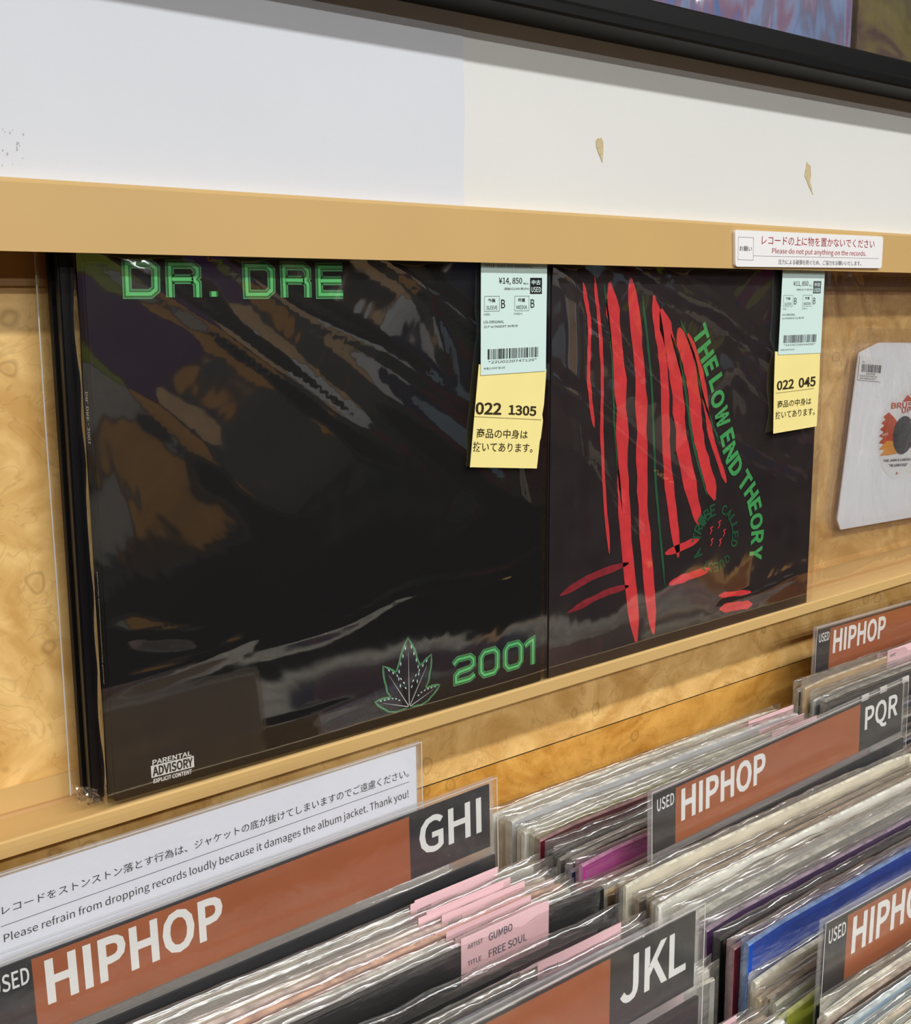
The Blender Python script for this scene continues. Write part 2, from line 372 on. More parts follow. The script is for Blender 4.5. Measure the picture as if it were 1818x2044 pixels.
upper_sleeve(at(1708, 95, -.022)[0]-.3185*2-.002, art('painted_cover_grey', [(70, 66, 64), (150, 146, 140), (190, 186, 180)], (12, 10, 12), 4.4), 'grey patterned sleeve in clear bag at the left on the black ledge')

# ------------------------------------------------------------------ black cover with green lettering
SPY = 0.0008
c1 = root('record_sleeve', 'black record sleeve with green outlined lettering, leaf emblem and 2001', 'record', (.157, .005, -.0008))
def slab(name, x0, x1, y0, y1, z0, z1, mats, parent):
    return box(name, x0, x1, y0, y1, z0, z1, mats, parent, bev=.0009)
slab('cover', .0, .3150, SPY, .0100, 0.0006, .3090, M['sleeve'], c1)
o = 230, 500; k = 3.868
LET = [('D', [(52, 75), (335, 75), (340, 362), (65, 362)]), ('R', [(387, 80), (652, 80), (661, 362), (398, 362)]), ('.', [(725, 310), (787, 310), (790, 362), (728, 362)]),
       ('D', [(980, 93), (1224, 95), (1230, 363), (992, 363)]), ('R', [(1272, 93), (1502, 97), (1508, 363), (1282, 363)]), ('E', [(1548, 104), (1748, 104), (1756, 363), (1556, 363)])]
PATH = {'D': ([(.10, .09), (.74, .09), (.9, .22), (.9, .78), (.74, .91), (.10, .91)], True),
        'R1': ([(.10, 1), (.10, .09), (.74, .09), (.9, .22), (.9, .40), (.78, .50), (.9, .62), (.9, 1)], False), 'R2': ([(.16, .50), (.78, .50)], False),
        'E1': ([(1, .09), (.10, .09), (.10, .91), (1, .91)], False), 'E2': ([(.14, .5), (.95, .5)], False),
        '2': ([(.0, .24), (.2, .09), (.76, .09), (.91, .22), (.91, .42), (.76, .52), (.26, .56), (.1, .68), (.1, .92), (.74, .92), (.98, .80)], False),
        '0': ([(.1, .24), (.26, .08), (.74, .08), (.9, .24), (.9, .76), (.74, .92), (.26, .92), (.1, .76)], True),
        '1': ([(.0, .22), (.35, .12), (.78, .07), (.78, 1)], False), '.': ([(.5, .1), (.5, .9)], False)}
lay = [(J(), 'g1', 1.0, .0000), (J(), 'g2', .66, .0001), (J(), 'g3', .36, .0002)]
def outlined(ch, q, wd):
    for key in ([ch] if ch in PATH else [ch+'1', ch+'2']):
        p, cl = PATH[key]; pp = [q(u, v) for u, v in p]
        for jj, mn, f, dy in lay: jj.ribbon(pp, wd*f*(1.6 if ch == '.' and f < 1 else 1), SPY-.0003-dy, cl)
for ch, c in LET: outlined(ch, Q(c, SPY, o, k), .0050)
lay2 = lay
for jj, mn, f, dy in lay: jj.done('title_lettering', M[mn], c1)
lay = [(J(), 'g1', 1.0, .0000), (J(), 'g2', .66, .0001), (J(), 'g3', .36, .0002)]
for ch, c in [('2', [(880, 352), (1090, 297), (1088, 555), (885, 612)]), ('0', [(1125, 290), (1322, 232), (1320, 492), (1125, 550)]), ('0', [(1358, 222), (1546, 172), (1546, 430), (1358, 486)]), ('1', [(1562, 182), (1662, 148), (1660, 405), (1562, 430)])]:
    outlined(ch, Q(c, SPY, (720, 1240), 4.784), .0046)
for jj, mn, f, dy in lay: jj.done('number_lettering', M[mn], c1)
# leaf emblem
tips = [((447, 165), .19), ((668, 322), .17), ((745, 610), .15), ((213, 435), .17), ((140, 772), .15)]
base = Vector(at(720+458/4.784, 1240+815/4.784, SPY)); glow = J(); dark = J(); vein = J(); teeth = J(); lite = J()
for (tx, ty), wd in tips:
    tp = Vector(at(720+tx/4.784, 1240+ty/4.784, SPY)); d = tp-base; L = d.length; nrm = Vector((-d.y, d.x)).normalized()
    prof = [0, .25, .55, .85, 1.0, .95, .78, .55, .3, .0]
    for jj, ex, Y in ((glow, .0011, SPY-.0003), (dark, 0, SPY-.0004)):
        side = []
        for sgn in (1, -1):
            s_ = []
            for i, f in enumerate(prof):
                a = i/9; ser = 1+.10*(i % 2); s_.append(base+d*(a*(1+ex/L*1.0))+nrm*sgn*(f*wd*L*ser+ex*(1 if 0 < i < 9 else 0)))
            side.append(s_)
        pl = side[0]+side[1][::-1][1:-1]
        nn = len(side[0]); V = [(p.x, Y, p.y) for p in side[0]]+[(p.x, Y, p.y) for p in side[1]]
        jj.add(V, [(i, i+1, nn+i+1, nn+i) for i in range(nn-1)])
    vein.ribbon([base+d*.03, base+d*.8], [.0005, .0001], SPY-.0006)
    for i in range(3, 9):
        sgn = 1 if (tx < 450) == (ty > 0) and tx != 447 else -1
        for sg in ((1, -1) if tx == 447 else (-1 if tx < 447 else 1,)):
            a = i/9.5; p = base+d*a+nrm*sg*prof[i]*wd*L*.93
            teeth.ribbon([p, p+d*.03, p+d*.06], [.0002, .0010, .0001], SPY-.0006)
glow.done('leaf_outline', M['g1'], c1); dark.done('leaf_emblem', M['ink'], c1); vein.done('leaf_vein', M['white'], c1); teeth.done('leaf_highlight', M['cyan'], c1)
# advisory box
oa, ka = (0, 1200), 3.636
qa = Q([(1092, 1196), (1404, 1120), (1408, 1202), (1098, 1283)], SPY, oa, ka); ja = J(); ja.quad(qa, SPY-.0003)
text('', 'PARENTAL', Q([(1104, 1153), (1388, 1085), (1388, 1118), (1104, 1190)], SPY, oa, ka), None, None, .01, SPY-.0003, join=ja)
text('', 'EXPLICIT CONTENT', Q([(1112, 1290), (1390, 1216), (1390, 1250), (1112, 1322)], SPY, oa, ka), None, None, .012, SPY-.0003, join=ja)
ja.done('advisory_box', M['white'], c1)
text('advisory_lettering', 'ADVISORY', qa.sub(.03, .1, .97, .9), M['ink'], c1, .012, SPY-.0005)
# spine lettering on the left side face (reads downwards)
def spine(s, py0, py1, parent, X, yc, h, mat):
    V, F = glyphs(s, .005)
    za = at(185, py0, SPY)[1]; zb = at(185, py1, SPY)[1]
    vs = [(X, yc+(v-.5)*-h, za+(zb-za)*u) for u, v in V]
    mk('spine_lettering', vs, F, mat, parent)
spine('DR. DRE - 2001', 783, 888, c1, -.0004, .0045, .0030, M['white'])
spine('Aftermath Entertainment/Interscope Records', 1145, 1375, c1, -.0004, .0045, .0016, M['white'])
q1 = Q([(-.0045, .3120), (.3170, .3120), (.3170, .0010), (-.0045, .0010)], -.0006, metric=True)
def crease(u, v, L, seed):
    h = 0; wu = .025*noise.noise(Vector((u*4, v*4, seed))); wv = .025*noise.noise(Vector((u*4, v*4, seed+7)))
    for (a, b, c, d, amp, wd) in L:
        px, py = u+wu-a, v+wv-b; dx, dy = c-a, d-b; t = (px*dx+py*dy)/(dx*dx+dy*dy)
        if t < -.15 or t > 1.15: continue
        f = min(1, (t+.15)/.3, (1.15-t)/.3); s_ = (px*dy-py*dx)/math.hypot(dx, dy)
        h += amp*f*math.exp(-(s_/wd)**2)*.001
    return h
CR1 = [(.0, .03, .55, .42, 1.3, .022), (.1, .0, .75, .35, 1.0, .018), (.45, .0, .98, .33, 1.3, .02), (.3, .12, .85, .52, .8, .03), (.02, .25, .35, .55, .8, .03), (.5, .3, .98, .62, .7, .025),
       (.62, .05, .74, .3, .7, .015), (.02, .80, .3, .76, .7, .015), (.3, .79, .98, .70, .5, .012), (.02, .95, .5, .93, .5, .010), (.03, .7, .2, .74, .6, .02), (.88, .35, .93, .6, .8, .012)]
CR2 = [(.02, .1, .5, .45, 1.3, .022), (.0, .3, .45, .62, 1.2, .02), (.05, .0, .5, .18, 1.1, .02), (.3, .05, .95, .38, 1.2, .022), (.55, .5, .95, .7, .9, .03), (.1, .5, .3, .75, .8, .02), (.1, .22, .3, .35, 1.0, .014), (.6, .3, .9, .55, .9, .03), (.6, .95, .98, .9, .5, .01), (.05, .12, .1, .6, .8, .012)]
def folds(u, v):
    a = .0011*noise.noise(Vector((u*3+1, v*3, 2)))+.0006*noise.noise(Vector(((u+v)*7, (u-v)*2.2, 5)))*(1.1-v)
    return .0014+a+crease(u, v, CR1, 3)
sheet('poly_bag', q1, 90, 90, folds, M['bag'], c1)
# the bag's loose left side, wrapping round the spine
V = []; F = []
nz_ = 60
for j in range(nz_+1):
    z = .001+.31*j/nz_
    wv = .0012*noise.noise(Vector((0, z*30, 7)))
    for i, (x, y) in enumerate([(-.0045, -.0012), (-.0048, .002), (-.0046, .004), (-.0042, .006), (-.0036, .0085), (-.0030, .0100)]):
        V.append((x+wv*(i > 0), y+wv, z))
for j in range(nz_):
    for i in range(5): a = j*6+i; F.append((a, a+1, a+7, a+6))
mk('bag_side', V, F, M['bag'], c1, smooth=True)
# black sleeve stored behind it
c0 = root('record_sleeve', 'plain black sleeve tucked behind the green-lettered black sleeve', 'record', (.15, .016, -.0008))
slab('cover', -.0085, .3050, .0108, .0168, .0006, .3090, M['spine'], c0)
slab('rear_cover', -.0100, .3035, .0172, .0228, .0006, .3080, M['sleeve'], c0)
qb = Q([(-.0150, .3100), (.3100, .3100), (.3100, .0010), (-.0150, .0010)], .0245, metric=True)
sheet('poly_bag', qb, 8, 30, lambda u, v: .001*noise.noise(Vector((u*3, v*12, 5))), M['bag'], c0)
# crumpled corner of the bag
V = []; F = []; cx, cz = at(180, 1585, .006); rr = random.Random(3)
n = 9
for j in range(n):
    for i in range(n):
        V.append((cx-.007+.012*i/(n-1)+rr.uniform(-.001, .001), .0065+rr.uniform(-.0035, .0035), .0005+.012*j/(n-1)*(1-.4*i/(n-1))+rr.uniform(-.0005, .0006)))
for j in range(n-1):
    for i in range(n-1): a = j*n+i; F.append((a, a+1, a+n+1, a+n))
mk('bag_corner', V, F, M['bag7'], c0)
je = J(); je.ribbon([(-.0148, .001), (-.0146, .10), (-.0151, .2), (-.0148, .31)], .0007, .0235); je.done('bag_seam', M['cedge'], c0)

# ------------------------------------------------------------------ second cover: plain striped stand-in
S2 = .0018
x20 = at(1096, 900, S2)[0]; x21 = .6345
c2 = root('record_sleeve', 'charcoal record sleeve with red and green brush stripes and curved green lettering', 'record', ((x20+x21)/2, .005, -.0008))
slab('cover', x20, x20+.3155, S2, .0060, .0006, .3085, M['sleeve2'], c2)
red = J(); grn = J(); rdd = J(); rn = random.Random(11)
def brush(j, pts, wd, Y=S2-.0003, n=26, sd=0, o=(1090, 540), k=2.62):
    """a wavy brush stroke through image points on the cover"""
    P = [Vector(at(o[0]+a/k, o[1]+b/k, S2)) for a, b in pts]; out = []; ws = []
    m = len(P)-1
    for i in range(n+1):
        t = i/n*m; a = min(m-1, int(t)); f = t-a
        p0, p1, p2, p3 = P[max(0, a-1)], P[a], P[a+1], P[min(m, a+2)]
        p = .5*((2*p1)+(p2-p0)*f+(2*p0-5*p1+4*p2-p3)*f*f+(3*p1-p0-3*p2+p3)*f**3)
        p = p+Vector((.0007*noise.noise(Vector((i*.7, sd, 1))), 0)); out.append(p)
        e = min(1, (i+.6)/3, (n-i+.6)/3); ws.append(wd*e*(1+.35*noise.noise(Vector((i*.55, sd, 4)))))
    j.ribbon(out, ws, Y)
# a plain fan of gently leaning stripes (abstract)
for i, (x0_, x1_, y0_, y1_, wd) in enumerate([(330, 470, 60, 1940, .0120), (440, 560, 40, 1900, .0115), (560, 690, 130, 1500, .0090), (600, 800, 200, 1330, .0130), (690, 880, 300, 1200, .0120), (740, 940, 330, 1110, .0060),
                                              (250, 330, 30, 1480, .0034), (190, 250, 60, 820, .0036)]):
    brush(red, [(x0_, y0_), (x0_*.72+x1_*.28+18, y0_*.7+y1_*.3), (x0_*.4+x1_*.6-6, y0_*.35+y1_*.65), (x1_, y1_)], wd, sd=i*3.1)
for i, (x0_, x1_, y0_, y1_, wd) in enumerate([(500, 620, 120, 1650, .0024), (650, 840, 330, 1180, .0028), (700, 905, 260, 900, .0022), (300, 395, 60, 1250, .0018)]):
    brush(grn, [(x0_, y0_), (x0_*.7+x1_*.3+12, y0_*.7+y1_*.3), (x0_*.4+x1_*.6, y0_*.35+y1_*.65), (x1_, y1_)], wd, sd=i*5+40)
for i, (a, wd) in enumerate([([(70, 1700), (240, 1600), (430, 1530)], .0056), ([(110, 1790), (300, 1690), (430, 1650)], .0050), ([(620, 1480), (720, 1440), (800, 1400)], .006), ([(640, 1640), (740, 1600), (860, 1560)], .0064), ([(900, 1700), (980, 1690), (1070, 1680)], .0044), ([(905, 1770), (990, 1755), (1075, 1745)], .0074)]):
    brush(red if i > 1 else rdd, a, wd, n=12, sd=i*7+80)
red.done('red_stripes', M['red'], c2); grn.done('green_stripes', M['gd'], c2); rdd.done('dull_red_strokes', M['redd'], c2)
# curved green title
ttl = 'THE LOW END THEORY'
crv = [(795, 290), (820, 390), (860, 500), (890, 590), (895, 680), (925, 790), (950, 890), (965, 970), (1000, 1050), (1045, 1110), (1085, 1195), (1095, 1290), (1100, 1350), (1102, 1430), (1085, 1520)]
CP = [Vector(at(1090+a/2.62, 540+b/2.62, S2)) for a, b in crv]
def along(P, t):
    L = [0]
    for i in range(len(P)-1): L.append(L[-1]+(P[i+1]-P[i]).length)
    d = t*L[-1]
    for i in range(len(P)-1):
        if d <= L[i+1]+1e-9: break
    f = (d-L[i])/(L[i+1]-L[i]); p = P[i].lerp(P[i+1], f)
    a = P[max(0, i-1)]; b_ = P[min(len(P)-1, i+2)]
    return p, (b_-a).normalized()
jt = J(); wts = {'T': 1.05, 'H': 1.05, 'E': .85, 'L': .85, 'O': 1.1, 'W': 1.25, 'N': 1.1, 'D': 1.05, 'R': .95, 'Y': 1.0, ' ': .25}
tot = sum(wts[c] for c in ttl); cur = 0
def letter(j, ch, p, d, hw, hh, Y, bold=.035):
    up = Vector((-d.y, d.x))
    q = Q([p-d*hw+up*hh, p+d*hw+up*hh, p+d*hw-up*hh, p-d*hw-up*hh], S2, metric=True); text('', ch, q, None, None, bold*.45, Y, join=j)
for ch in ttl:
    wv = wts[ch]; p, d = along(CP, (cur+wv/2)/tot); cur += wv
    if ch != ' ': letter(jt, ch, p, d, .0060*wv, .0085, S2-.0005)
jt.done('title_lettering', M['gr'], c2)
# ring of lettering
rc = Vector(at(1090+885/2.62, 540+1400/2.62, S2)); jr = J(); jr2 = J()
ring = 'A TRIBE CALLED QUEST '
for i, ch in enumerate(ring):
    if ch == ' ': continue
    a = math.radians(205-i*360/len(ring)); big = i < 8
    p = rc+Vector((math.cos(a)*.0245, math.sin(a)*.0235)); d = Vector((math.sin(a), -math.cos(a)))
    letter(jr, ch, p, d, .0030 if not big else .0036, .0040 if not big else .0050, S2-.0005, .02)
jr.done('ring_lettering', M['gd'], c2)
for i in range(5):
    a = i*1.3; p = rc+Vector((math.cos(a)*.009, math.sin(a)*.008)); jr2.ribbon([p, p+Vector((.002, .003)), p+Vector((.0005, .005)), p+Vector((.0035, .006))], .0011, S2-.0005)
jr2.done('red_squiggle', M['red'], c2)
q2 = Q([(x20-.001, .3115), (x20+.3185, .3115), (x20+.3185, .0010), (x20-.001, .0010)], .0005, metric=True)
sheet('poly_bag', q2, 90, 90, lambda u, v: .0014+.0016*noise.noise(Vector((u*3+8, v*4, 2)))*(1-v*.5)+.0010*noise.noise(Vector(((u+v)*9, (u-v)*2.5, 15)))*(1-v)+1.7*crease(u, v, CR2, 9), M['bag'], c2)

# ------------------------------------------------------------------ labels on the covers
def bars(j, q, n, seed):
    rn = random.Random(seed); x = 0; ws = []
    for i in range(n): ws.append(rn.choice([1, 1, 1, 2, 2.4]))
    tt = sum(ws)
    for i, w_ in enumerate(ws):
        if i % 2 == 0: j.quad(q.sub(x/tt, 0, (x+w_)/tt, 1))
        x += w_
def frame_line(j, q, t=.0002):
    p = [q(0, 0), q(1, 0), q(1, 1), q(0, 1)]; j.ribbon(p, t, q.Y-.00015, True)
def tag_label(quad_px, o, k, Y, price, small, sub, code, seed, label, foot, lines):
    q = Q(quad_px, Y, o, k)
    r = root('price_label', label, 'label', (q(.5, 1).x, Y, q(.5, 1).y), 'pale cyan price labels')
    fill('label_paper', [q(0, -.12), q(1, -.12), q(1, 1), q(0, 1)], Y, M['cyan'], r, t=.0002)
    j = J(); T = lambda s, a, b, c, d, bold=0: text('', s, q.sub(a, b, c, d), None, None, bold, join=j)
    if small: T('TITLE  2001 (US-ORIGINAL)', .05, -.005, .77, .03)
    T(price, .26, .115, .61, .185, .004); T('(税抜'+sub+'-税10%)', .34, .205, .72, .232)
    T('税込', .63, .16, .71, .178)
    for a, t1, t2 in ((.05, '外装', 'SLEEVE'), (.5, '盤質', 'MEDIA')):
        frame_line(j, q.sub(a, .285, a+.22, .42)); T(t1, a+.05, .305, a+.16, .34, .006); T(t2, a+.03, .37, a+.19, .405)
        T('B', a+.245, .315, a+.305, .395, .004)
    T('※EX-' if small else '※VG-', .04, .438, .14, .458); T('※VG++', .49, .438, .62, .458)
    T(lines[0], .04, .505, .34, .53); T(lines[1], .04, .547, .55, .575)
    bars(j, q.sub(.10, .765, .87, .86), 71, seed); T(code, .11, .872, .85, .897); T(foot, .04, .93, .36, .955)
    j.quad(q.sub(.735, .115, .92, .265)); j.done('printing', M['ink'] if small else M['inkg'], r)
    j = J(); text('', '中古', q.sub(.755, .135, .895, .18), None, None, .008, Y=Y-.0003, join=j); text('', 'USED', q.sub(.75, .2, .90, .25), None, None, .006, Y=Y-.0003, join=j)
    j.done('used_mark', M['cyan'], r)
TY = -.0050
tag_label([(327, 195), (866, 205), (855, 1065), (325, 1100)], (880, 480), 4.087, TY, '¥14, 850', True, '¥13,500', '*22U0220747129*', 5, 'pale cyan price label, ¥14,850, at top right of the green-lettered sleeve', '水色/LIGHT BLUE', ('US-ORIGINAL', '2LP w/INSERT 99年作'))
tag_label([(520, 520), (878, 520), (842, 1212), (482, 1228)], (1440, 420), 4.259, TY, '¥11, 850', False, '¥10,773', '*21U0229934098*', 8, 'pale cyan price label, ¥11,850, at top right of the striped sleeve', '水色/LIGHT BLUE', ('US-ORIGINAL', 'w/INNER 91年作'))
def yel(pts, quad_px, o, k, Y, a, b2, boxes, label, dotq):
    q = Q(quad_px, Y, o, k)
    r = root('number_label', label, 'label', (q(.5, 1).x, Y, q(.5, 1).y), 'yellow number labels')
    P = [at(o[0]+x/k, o[1]+y/k, Y) for x, y in pts]
    fill('label_paper', P, Y, M['yellow'], r, t=.0002)
    j = J(); f = lambda s, bx, bold: text('', s, Q(bx, Y, o, k), None, None, bold, join=j)
    f(a, boxes[0], .012); f(b2, boxes[1], .012); f('商品の中身は', boxes[2], .003); f('抜いてあります。', boxes[3], .003)
    dq = Q(dotq, Y, o, k)
    for i in range(46): j.quad(dq.sub(i/46, 0, (i+.5)/46, 1))
    j.done('printing', M['brownink'], r)
yel([(310, 1010), (860, 1050), (856, 1110), (840, 1340), (826, 1420), (832, 1470), (815, 1610), (806, 1640), (782, 1860), (237, 1850), (262, 1560)], [(310, 1020), (860, 1065), (785, 1860), (237, 1850)], (880, 480), 4.087, TY+.0006, '022', '1305',
    ([(283, 1318), (495, 1325), (490, 1425), (280, 1420)], [(553, 1340), (780, 1352), (775, 1434), (551, 1422)], [(292, 1530), (710, 1548), (705, 1620), (288, 1612)], [(262, 1640), (750, 1655), (745, 1732), (258, 1722)]),
    'yellow label printed 022 1305 on the green-lettered sleeve', [(275, 1434), (820, 1460), (820, 1467), (275, 1441)])
yel([(455, 1200), (838, 1200), (832, 1420), (808, 1835), (440, 1898), (446, 1500)], [(455, 1205), (838, 1215), (808, 1835), (440, 1898)], (1440, 420), 4.259, TY+.0006, '022', '045',
    ([(470, 1452), (615, 1430), (612, 1515), (468, 1532)], [(655, 1425), (800, 1408), (797, 1495), (653, 1510)], [(474, 1618), (762, 1590), (760, 1650), (472, 1682)], [(458, 1712), (792, 1672), (790, 1740), (456, 1775)]),
    'yellow label printed 022 045 on the striped sleeve', [(460, 1552), (785, 1510), (785, 1516), (460, 1558)])

# ------------------------------------------------------------------ seven inch record in its bag
Y7 = .024; o7 = (1600, 620); k7 = 4.087
A7 = [Vector(at(o7[0]+a/k7, o7[1]+b/k7, Y7)) for a, b in [(468, 345), (630, 262), (318, 1787), (293, 1710)]]
ax = Vector((1, -.028)).normalized()
s7 = root('single_record', 'white paper sleeve of a small single with round label cut-out', 'record', (A7[2].x+.09, Y7, A7[2].y))
wid = .178; tr = A7[1]+ax*.155; br = A7[2]+ax*.172
out7 = [A7[0], A7[1], tr, tr+Vector((.016, -.012)), br+Vector((.002, .01)), br, A7[2], A7[3]]
fill('paper_sleeve', [p[:] for p in out7], Y7, M['paper7'], s7, t=.0012)
hc = Vector(at(o7[0]+822/k7, o7[1]+1015/k7, Y7))
def disc(rx, ry, c, Y, mat, name, n=48, hole=0):
    if hole:
        V = [(c.x+rx*k*math.cos(a*2*PI/n), Y, c.y+ry*k*math.sin(a*2*PI/n)) for k in (1, hole) for a in range(n)]
        return mk(name, V, [(a, (a+1) % n, n+(a+1) % n, n+a) for a in range(n)], mat, s7)
    return fill(name, [(c.x+rx*math.cos(a*2*PI/n), c.y+ry*math.sin(a*2*PI/n)) for a in range(n)], Y, mat, s7)
R7 = .0435
disc(R7, R7, hc, Y7-.0002, M['plate'], 'record_label')
jo = J(); ja_ = J(); jp = J()
rn = random.Random(4)
for i in range(7):
    a = math.radians(150+i*9); p0 = hc+Vector((math.cos(a)*.042, math.sin(a)*.040)); p1 = hc+Vector((-.012+.002*i, .012-.004*i))
    (ja_ if i in (5, 6) else jo).ribbon([p0, p0.lerp(p1, .3)+Vector((0, .002)), p0.lerp(p1, .7), p1], [.001, .0085, .008, .003], Y7-.0004-.00005*i)
for i in range(4):
    a = math.radians(-5-i*10); p0 = hc+Vector((math.cos(a)*.040, math.sin(a)*.038)); jp.ribbon([p0, hc+Vector((.01, -.006))], [.002, .008], Y7-.0004-.00005*i)
jo.done('orange_brush_print', M['orange'], s7); ja_.done('amber_brush_print', M['amber'], s7); jp.done('purple_brush_print', M['purple'], s7)
disc(.0185, .0185, hc, Y7-.0010, M['vinyl'], 'centre_hole')
t7 = lambda s, bx, mat, bold=.01: text('label_lettering', s, Q(bx, Y7, o7, k7), M[mat], s7, bold, Y7-.0006)
t7('BRUSH', [(728, 752), (945, 740), (945, 788), (725, 802)], 'orange', .008); t7('UP', [(812, 795), (885, 790), (885, 832), (812, 838)], 'orange', .008)
ju = J(); a_, b_, c_ = [at(o7[0]+x/k7, o7[1]+y/k7, Y7) for x, y in ((818, 745), (905, 735), (862, 685))]
ju.add([(p[0], Y7-.0005, p[1]) for p in (a_, b_, c_)], [(0, 1, 2)]); ju.done('triangle_mark', M['orange'], s7)
t7('SOUTI', [(650, 1003), (698, 998), (698, 1020), (650, 1025)], 'white')
t7('THE JANICE LAKERS QUINTET', [(662, 1215), (985, 1195), (985, 1222), (662, 1238)], 'inkg'); t7('"HE LOVES YOU"', [(708, 1252), (858, 1243), (856, 1268), (708, 1275)], 'inkg', .012)
t7('JR', [(760, 1318), (780, 1316), (778, 1336), (758, 1338)], 'orange')
sk = Q([(478, 365), (670, 380), (645, 580), (458, 565)], Y7-.001, o7, k7)
st = root('barcode_sticker', 'small white barcode sticker on the paper sleeve of the single', 'sticker', (sk(.5, 1).x, Y7-.001, sk(.5, 1).y))
fill('sticker_paper', [sk(0, 0), sk(1, 0), sk(1, 1), sk(0, 1)], Y7-.001, M['plate'], st, t=.0002)
j = J(); bars(j, sk.sub(.1, .34, .93, .66), 47, 3); text('', '2500810878506', sk.sub(.3, .69, .72, .76), None, None, 0, join=j); text('', 'VELOCITOI TAMOTOI', sk.sub(.05, .79, .8, .86), None, None, 0, join=j)
text('', 'JAN TOLANEOSU KITT', sk.sub(.05, .89, .74, .96), None, None, 0, join=j); text('', '001', sk.sub(.1, .22, .22, .28), None, None, 0, join=j); j.done('printing', M['ink'], st)
bq = Q([Vector(at(o7[0]+448/k7, o7[1]+140/k7, .021)), Vector(at(o7[0]+448/k7, o7[1]+140/k7, .021))+ax*.2, Vector(at(o7[0]+247/k7, o7[1]+1845/k7, .021))+ax*.2, Vector(at(o7[0]+247/k7, o7[1]+1845/k7, .021))], .021, metric=True)
sheet('outer_bag', bq, 40, 40, lambda u, v: .0008*noise.noise(Vector((u*3, v*4, 30))), M['bag'], s7)
jw = J()
jw.ribbon([bq(0, 0), bq(0, 1), bq(1, 1)], .0005, .0195); jw.ribbon([bq(0, 0), bq(1, 0)], .0004, .0195); jw.ribbon([bq(.0, .055), bq(1, .055)], .0003, .0195); jw.ribbon([bq(-.03, .02), bq(-.03, .97)], .0004, .0195)
jw.done('bag_seam', M['card'], s7)
# big clear bag around it
bg = root('clear_record_bag', 'large clear plastic bag around the white single, beside the striped sleeve', 'bag', (.81, .01, .001))
x30 = x20+.3215
qg = Q([(x30, .3115), (x30+.325, .3115), (x30+.325, .0010), (x30, .0010)], .0085, metric=True)
sheet('front_film', qg, 100, 90, lambda u, v: .001+.0030*noise.noise(Vector((u*4+8, v*3, 42)))*(1.1-v)+.0010*noise.noise(Vector((u*9+v*3, v*6-u*3, 45)))*(1-v*.7)+1.6*crease(u, v, [(.03, .02, .12, .4, 1.2, .02), (.1, .0, .25, .3, 1.2, .02), (.02, .45, .14, .3, 1, .015), (.08, .5, .06, .75, .9, .015), (.3, .2, .9, .02, 1.2, .03), (.2, .95, .9, .85, .6, .02), (.15, .1, .4, .25, 1, .02)], 21), M['bag7'], bg)
qh = Q([(x30, .3115), (x30+.325, .3115), (x30+.325, .0010), (x30, .0010)], .0285, metric=True)
sheet('rear_film', qh, 20, 20, lambda u, v: .0006*noise.noise(Vector((u*5, v*5, 51))), M['bag'], bg)
for u in (0.0, 1.0): fe = J(); fe.ribbon([qg(u, 0), qg(u, 1)], .0006, .0082); fe.done('bag_seam', M['card'], bg)

# ------------------------------------------------------------------ notice plate on the rail
pq = Q([(115, 165), (1375, 222), (1360, 492), (118, 478)], -.0145, (1440, 420), 4.259)
pr = root('notice_plate', 'white rounded plate with red and grey lettering fixed to the tan rail', 'sign', (pq(.5, 1).x, -.0145, pq(.5, 1).y))
pl = []
for cu, cv, a0 in ((1, 0, 90), (0, 0, 180), (0, 1, 270), (1, 1, 0)):
    ru, rv = .014, .085; cu2 = ru if cu == 0 else 1-ru; cv2 = rv if cv == 0 else 1-rv
    seq = []
    for i in range(6):
        a = math.radians(a0-90+90*i/5+ (0)); seq.append(pq(cu2+math.cos(a)*ru, cv2-math.sin(a)*rv))
    pl += seq
fill('plate', [p[:] for p in pl], -.0145, M['plate'], pr, t=.0022)
op, kp = (1440, 420), 4.259
P = lambda c: Q(c, -.0145, op, kp)
text('red_lettering', 'レコードの上に物を置かないでください', P([(343, 212), (1300, 250), (1298, 322), (340, 290)]), M['inkr'], pr, 0)
text('red_lettering', 'Please do not put anything on the records.', P([(430, 318), (1228, 345), (1226, 400), (428, 378)]), M['inkr'], pr)
text('grey_lettering', '圧力による破損を防ぐため、ご協力をお願いいたします。', P([(483, 416), (1185, 432), (1184, 470), (482, 458)]), M['inkg'], pr)
text('grey_lettering', 'お願い', P([(152, 302), (258, 306), (256, 348), (150, 344)]), M['ink'], pr)
j = J(); frame_line(j, P([(141, 226), (271, 231), (268, 423), (139, 418)]), .00022); j.ribbon([at(op[0]+270/kp, op[1]+386/kp, -.0145), at(op[0]+1338/kp, op[1]+409/kp, -.0145)], .0002, -.01465); j.done('ruled_line', M['inkg'], pr)

